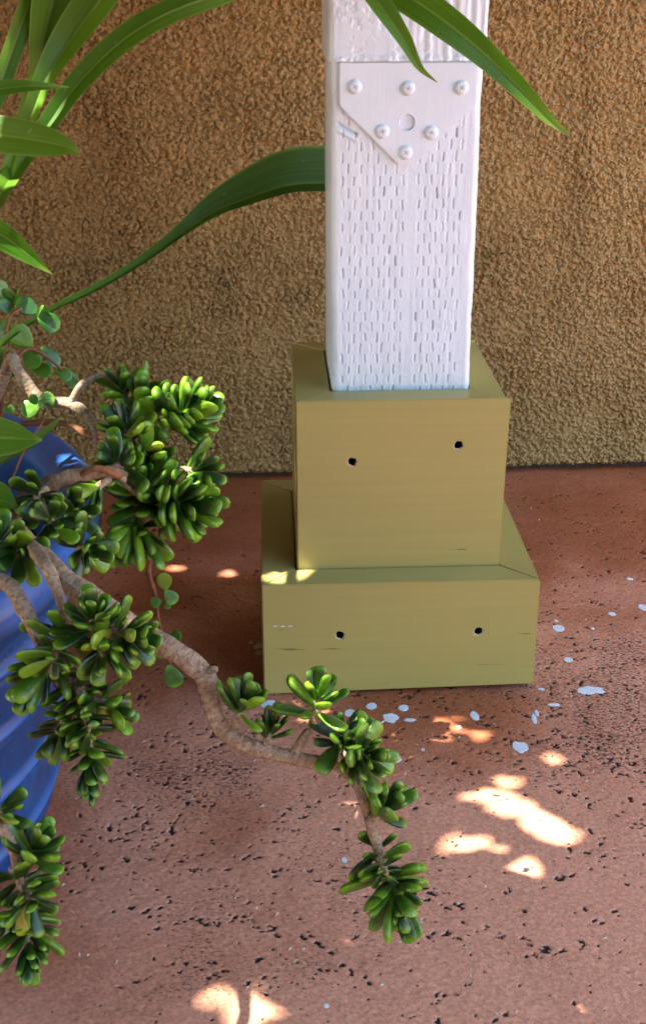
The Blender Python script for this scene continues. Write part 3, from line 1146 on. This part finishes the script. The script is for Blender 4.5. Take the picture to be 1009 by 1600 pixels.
branch('branch', [(26, 560, -.20, 8), (45, 545, -.19, 7), (70, 555, -.18, 6), (100, 580, -.18, 5)], rj, 'twig', seed=26)


def rleaf(bx_, by_, tx, ty, Yv, face_=.8, wsc=1., tilt=0.):
    b = at(bx_, by_, Yv)
    t = at(tx, ty, Yv)
    d = t - b - CF * np.linalg.norm(t - b) * tilt
    L = np.linalg.norm(d)
    up_ = -CF * face_ + CU * (1 - face_)
    place_leaf(ROUND[random.randrange(4)], b, d, up_, L, rj, wsc)


for a in ((60, 488, 25, 470, -.17), (60, 490, 92, 515, -.17), (58, 495, 70, 478, -.17, .4), (50, 540, 18, 512, -.18, .9, 1.1), (42, 543, 58, 575, -.18, .9), (66, 542, 92, 572, -.17, .6, .8), (48, 572, 82, 585, -.17, .6),
          (88, 578, 112, 592, -.18), (100, 575, 121, 606, -.17, .7, .7), (8, 545, 10, 590, -.19, .9, 1.2), (2, 560, 22, 585, -.18, .4), (62, 634, 34, 645, -.24, .9, 1.25), (58, 632, 86, 620, -.24, .9, 1.1), (58, 632, 48, 616, -.245, .9),
          (60, 634, 68, 626, -.245), (5, 640, 24, 640, -.24, .8), (258, 922, 256, 894, -.32), (258, 922, 275, 942, -.32), (252, 938, 236, 944, -.32, .9, 1.3), (262, 940, 262, 952, -.32, .8), (262, 1040, 278, 1072, -.32, .9, .9), (262, 1000, 244, 1026, -.31),
          (262, 1005, 284, 990, -.31, .6), (258, 990, 252, 1012, -.31, .5), (20, 490, -2, 470, -.17, .6), (18, 495, 2, 520, -.17, .5), (16, 482, 14, 450, -.16, .5), (12, 470, -8, 440, -.16, .6), (20, 475, 30, 452, -.16, .4), (10, 500, -6, 548, -.17, .7)):
    rleaf(*a)


# strap-leaved plant
sp = empty('strap_leaf_plant', (PX + .05, PY + .02, .23))
tag(sp, 'plant with long arching strap leaves growing from the blue pot', 'plant')


def strap(rows, twist=0., fold=.16, wave=.0, twist2=None, dome=0., mat='strap'):
    pts = []
    for px, py, Yv, w in rows:
        P = at(px, py, Yv)
        pts.append((*P, w * depth(P) / FPX))
    n = 48
    Q = catmull(pts, n)
    c, w = Q[:, :3], np.maximum(Q[:, 3], .0002)
    T = np.gradient(c, axis=0)
    T /= np.linalg.norm(T, axis=1)[:, None]
    us = np.linspace(-1, 1, 13)
    V = np.zeros((n, 13, 3))
    UV = np.zeros((n, 13, 2))
    sd = random.randrange(99)
    for i in range(n):
        f = i / (n - 1)
        vd = CAM - c[i]
        vd /= np.linalg.norm(vd)
        s = np.cross(T[i], vd)
        s /= np.linalg.norm(s)
        a = twist + ((twist2 - twist) * f if twist2 is not None else 0)
        nn = np.cross(s, T[i])
        s2 = s * math.cos(a) + nn * math.sin(a)
        n2 = np.cross(s2, T[i])
        for k, u in enumerate(us):
            z = -fold * (1 - abs(u)) * w[i] + dome * (1 - u * u) * w[i] + wave * w[i] * math.sin(f * 17 + u * 2 + sd)
            V[i, k] = c[i] + s2 * u * w[i] * .5 + n2 * z
            UV[i, k] = ((u + 1) / 2, f)
    return link('leaf', grid_mesh('leaf', V, uv=UV), sp, [M[mat]])


strap([(-60, 640, -.30, 12), (0, 540, -.22, 12), (75, 486, -.12, 11), (150, 449, -.03, 13), (220, 407, .03, 16), (280, 362, .07, 23), (330, 323, .09, 42), (385, 294, .11, 66), (450, 268, .13, 86), (520, 262, .15, 92), (590, 262, .17, 70), (640, 275, .18, 4)], .35, .38, twist2=.8, mat='strap_dark')
strap([(-330, 420, -.44, 20), (-200, 240, -.50, 40), (-90, 200, -.53, 58), (0, 210, -.55, 60), (60, 219, -.56, 52), (100, 228, -.565, 30), (126, 239, -.57, 3)], .25, .10, dome=.06)
strap([(-160, 400, -.35, 40), (-60, 345, -.36, 50), (0, 368, -.36, 46), (40, 396, -.36, 28), (82, 428, -.36, 2)], -.35, .14)
strap([(-260, 700, -.50, 40), (-120, 668, -.52, 70), (-30, 680, -.53, 72), (20, 684, -.53, 52), (48, 686, -.53, 22), (66, 688, -.53, 3)], .2, .12, dome=.04)
strap([(-90, 480, -.30, 20), (-20, 340, -.27, 26), (20, 270, -.16, 29), (70, 200, -.14, 31), (120, 130, -.13, 35), (190, 62, -.13, 38), (260, 20, -.14, 37), (340, -10, -.17, 38), (450, -50, -.25, 44), (560, -45, -.30, 50), (630, -10, -.33, 52), (700, 38, -.34, 50),
       (760, 88, -.34, 40), (815, 142, -.34, 29), (855, 184, -.34, 17), (889, 211, -.34, 2)], .45, .20, twist2=-.25)
strap([(-60, 430, -.20, 20), (0, 300, -.15, 24), (25, 235, -.13, 27), (45, 175, -.12, 32), (62, 120, -.12, 34), (72, 60, -.12, 52), (88, 0, -.12, 74), (110, -90, -.12, 70), (150, -200, -.12, 30)], -.2, .34)
strap([(0, 300, -.17, 20), (28, 225, -.15, 22), (50, 170, -.145, 27), (72, 115, -.14, 36), (105, 60, -.13, 52), (145, 5, -.13, 60), (220, -80, -.15, 58), (350, -150, -.2, 50), (480, -110, -.30, 44), (560, -40, -.33, 38), (598, 10, -.34, 34), (632, 62, -.34, 24), (655, 105, -.34, 11), (683, 129, -.34, 1)], .5, .30, twist2=.2)
strap([(-70, 260, -.18, 22), (-12, 165, -.15, 28), (15, 95, -.13, 31), (42, 20, -.12, 34), (70, -60, -.12, 36), (120, -160, -.12, 10)], -.3, .18)
strap([(-150, 200, -.3, 30), (-60, 150, -.27, 32), (0, 138, -.26, 26), (50, 134, -.26, 17), (108, 136, -.25, 2)], .3, .14)
strap([(-80, 760, -.30, 30), (0, 715, -.30, 34), (50, 690, -.31, 28), (97, 652, -.31, 3)], .9, .25)
strap([(-110, 800, -.45, 40), (-40, 775, -.48, 58), (0, 778, -.49, 50), (28, 792, -.49, 4)], .5, .15)
branch('stem', [(-80, 900, -.33, 40), (-70, 800, -.33, 38), (-60, 640, -.31, 34), (-60, 470, -.30, 26)], sp, 'twig', seed=31)
branch('stem', [(5, 830, -.44, 5), (14, 770, -.44, 5), (38, 705, -.44, 4), (70, 655, -.44, 3)], sp, 'twig', seed=32)

# ------------------------------------------------------------------ added unseen tree: leaves block sun and sky, gaps cut for sun patches
O = np.array([0., -.2, .2])
UU = np.cross(SUN, [0, 1., 0])
UU /= np.linalg.norm(UU)
VV = np.cross(SUN, UU)
gaps = []                                                             # (u, v) points that must stay open


def gap(P, rx, ry, rot=0., flat=True):
    """open an ellipse (radii in px) through which sun reaches point P"""
    P = np.asarray(P)
    sc = depth(P) / FPX
    for a in np.arange(-1, 1.01, .2):
        for b in np.arange(-1, 1.01, .2):
            if a * a + b * b > 1.02:
                continue
            ex, ey = rx * a, ry * b
            ex, ey = ex * math.cos(rot) - ey * math.sin(rot), ex * math.sin(rot) + ey * math.cos(rot)
            if flat:
                Q = P + np.array([ex * sc, ey * sc / math.sin(PITCH + .1), 0])
            else:
                Q = P + CR * ex * sc + CU * ey * sc
            q = Q - O
            gaps.append((q @ UU, q @ VV))


for px, py, a, b, r in ((752, 1245, 34, 3, -.1), (812, 1264, 40, 7, -.4), (850, 1284, 32, 12, -.5), (882, 1306, 24, 11, 0), (795, 1220, 24, 6, 0), (720, 1318, 28, 7, 0), (700, 1326, 10, 5, .5), (820, 1358, 24, 13, 0), (750, 1150, 13, 7, 0),
                        (862, 1185, 10, 5, 0), (490, 1430, 12, 3, -.2), (388, 1584, 28, 12, .5), (335, 1560, 16, 4, .6), (318, 909, 7, 2, 0), (272, 886, 6, 2, 0), (352, 895, 8, 2, 0)):
    gap(atz(px, py), a * .58, b * .55, r)
for px, py, a, b in ((440, 902, 18, 5), (482, 893, 3, 1)):
    gap(atz(px, py, H1), a, b, .1)
for px, py, a, b in ((463, 617, 2, 2), (512, 622, 2, 1)):
    gap(atz(px, py, H2), a, b, 0)
for px, py, Yv, a, b in ((300, 625, -.27, 62, 50), (60, 150, -.13, 18, 44), (112, 238, -.565, 9, 4), (835, 158, -.34, 30, 30), (265, 1012, -.61, 24, 10), (120, 630, -.24, 26, 20), (40, 590, -.22, 12, 20), (150, 755, -.40, 22, 14),
                         (500, 1080, -.64, 26, 22), (575, 1170, -.65, 22, 16), (12, 850, -.56, 20, 20), (325, 790, -.33, 24, 20),
                         (70, 500, -.17, 24, 14), (45, 640, -.24, 14, 12), (10, 1265, -.69, 16, 14)):
    gap(at(px, py, Yv), a * .7, b * .7, 0, False)
gaps = np.array(gaps)


OPEN = np.array([.60, -.30, .74])  # direction of the skylight opening in the added leaves
OPEN /= np.linalg.norm(OPEN)


def leaf_screen(n, umax, half, t0, t1, z_min):
    u = rng.uniform(-umax, umax, n)
    v = rng.uniform(-umax, umax, n)
    t = (rng.uniform(t0, t1, n) - O[2] - u * UU[2] - v * VV[2]) / SUN[2]    # t0..t1: heights above the floor
    d = SUN[None] + rng.normal(size=(n, 3)) * .33
    d /= np.linalg.norm(d, axis=1)[:, None]
    e1 = np.cross(d, rng.normal(size=(n, 3)))
    e1 /= np.linalg.norm(e1, axis=1)[:, None]
    e2 = np.cross(d, e1)
    c = O + u[:, None] * UU + v[:, None] * VV + t[:, None] * SUN
    hl = half * rng.uniform(.7, 1.2, n)[:, None]
    K = np.stack([c - e1 * hl, c - e2 * hl * .5, c + e1 * hl, c + e2 * hl * .5], 1)
    ok = K[:, :, 2].min(1) > z_min
    lat = [(a, b) for a in np.linspace(-1, 1, 13) for b in np.linspace(-1, 1, 7) if abs(a) + abs(b) < 1.02]
    test = np.stack([c + e1 * hl * a + e2 * hl * .5 * b for a, b in lat], 1) - O
    ku, kv = test @ UU, test @ VV
    cell = .005
    g = set(map(tuple, np.floor(gaps / cell).astype(int)))
    gi = np.zeros((1400, 1400), bool)
    for a, b in g:
        if abs(a) < 690 and abs(b) < 690:
            gi[a + 700, b + 700] = True
    hit = gi[np.clip(np.floor(ku / cell).astype(int) + 700, 0, 1399), np.clip(np.floor(kv / cell).astype(int) + 700, 0, 1399)].any(1)
    if umax > 1:                                                       # opening left in the added leaves for skylight, high to the right
        w = c - O
        ok &= (w @ OPEN) / np.linalg.norm(w, axis=1) < .68
    return K[ok & ~hit]


K = np.concatenate([leaf_screen(42000, .85, .028, 1.02, 1.36, .98), leaf_screen(60000, 3.0, .065, 1.45, 2.2, 1.3)])


def shell(n, half, r0, r1):  # added leaves all round that block the sky outside the opening
    d = rng.normal(size=(n, 3))
    d /= np.linalg.norm(d, axis=1)[:, None]
    edge_ = .70 + .06 * np.sin(d[:, 0] * 9) + .05 * np.sin(d[:, 1] * 13 + 1)
    k = (d[:, 2] > .03) & (d[:, 1] < .2) & (d @ OPEN < edge_)
    d = d[k]
    n = len(d)
    c = O + d * rng.uniform(r0, r1, n)[:, None]
    nn = d + rng.normal(size=(n, 3)) * .5
    nn /= np.linalg.norm(nn, axis=1)[:, None]
    e1 = np.cross(nn, rng.normal(size=(n, 3)))
    e1 /= np.linalg.norm(e1, axis=1)[:, None]
    e2 = np.cross(nn, e1)
    hl = half * rng.uniform(.7, 1.2, n)[:, None]
    K = np.stack([c - e1 * hl, c - e2 * hl * .5, c + e1 * hl, c + e2 * hl * .5], 1)
    q = c - O
    u, v = q @ UU, q @ VV
    return K[((np.abs(u) > .8) | (np.abs(v) > .8) | (q @ SUN < 0)) & ((K[:, :, 2].min(1) > 1.0) | (c[:, 1] < -1.9))]


K = np.concatenate([K, shell(110000, .075, 2.4, 3.1)])
print('crown leaves', len(K), 'jade leaves', nleaf[0], 'gaps', len(gaps))
tree = empty('added_shade_tree', (-2.3, -.7, 0))
tag(tree, 'added unseen tree, its leaves set to dapple the sun and block the sky', 'tree')
n = len(K)
me = bpy.data.meshes.new('leaf_screen')
me.vertices.add(n * 4)
me.vertices.foreach_set('co', K.reshape(-1).astype(np.float32))
me.loops.add(n * 4)
me.loops.foreach_set('vertex_index', np.arange(n * 4, dtype=np.int32))
me.polygons.add(n)
me.polygons.foreach_set('loop_start', np.arange(0, n * 4, 4, dtype=np.int32))
me.update(calc_edges=True)
cr = link('leaf_screen', me, tree, [M['leaf_screen']])
tag(cr, kind='stuff')
tube('trunk', [(-2.3, -.7, -.02, .11), (-2.28, -.9, .7, .085), (-2.2, -1.2, 1.2, .07), (-1.9, -1.5, 1.7, .05), (-1.4, -1.6, 2.0, .03)], tree, 'tbark', .06, 41)
tube('limb', [(-2.28, -.85, .65, .05), (-2.2, -.5, 1.2, .035), (-2.15, .1, 1.5, .02)], tree, 'tbark', .06, 42)
tube('limb', [(-2.2, -1.2, 1.15, .05), (-1.8, -1.7, 1.5, .035), (-1.1, -1.9, 1.8, .02)], tree, 'tbark', .06, 43)
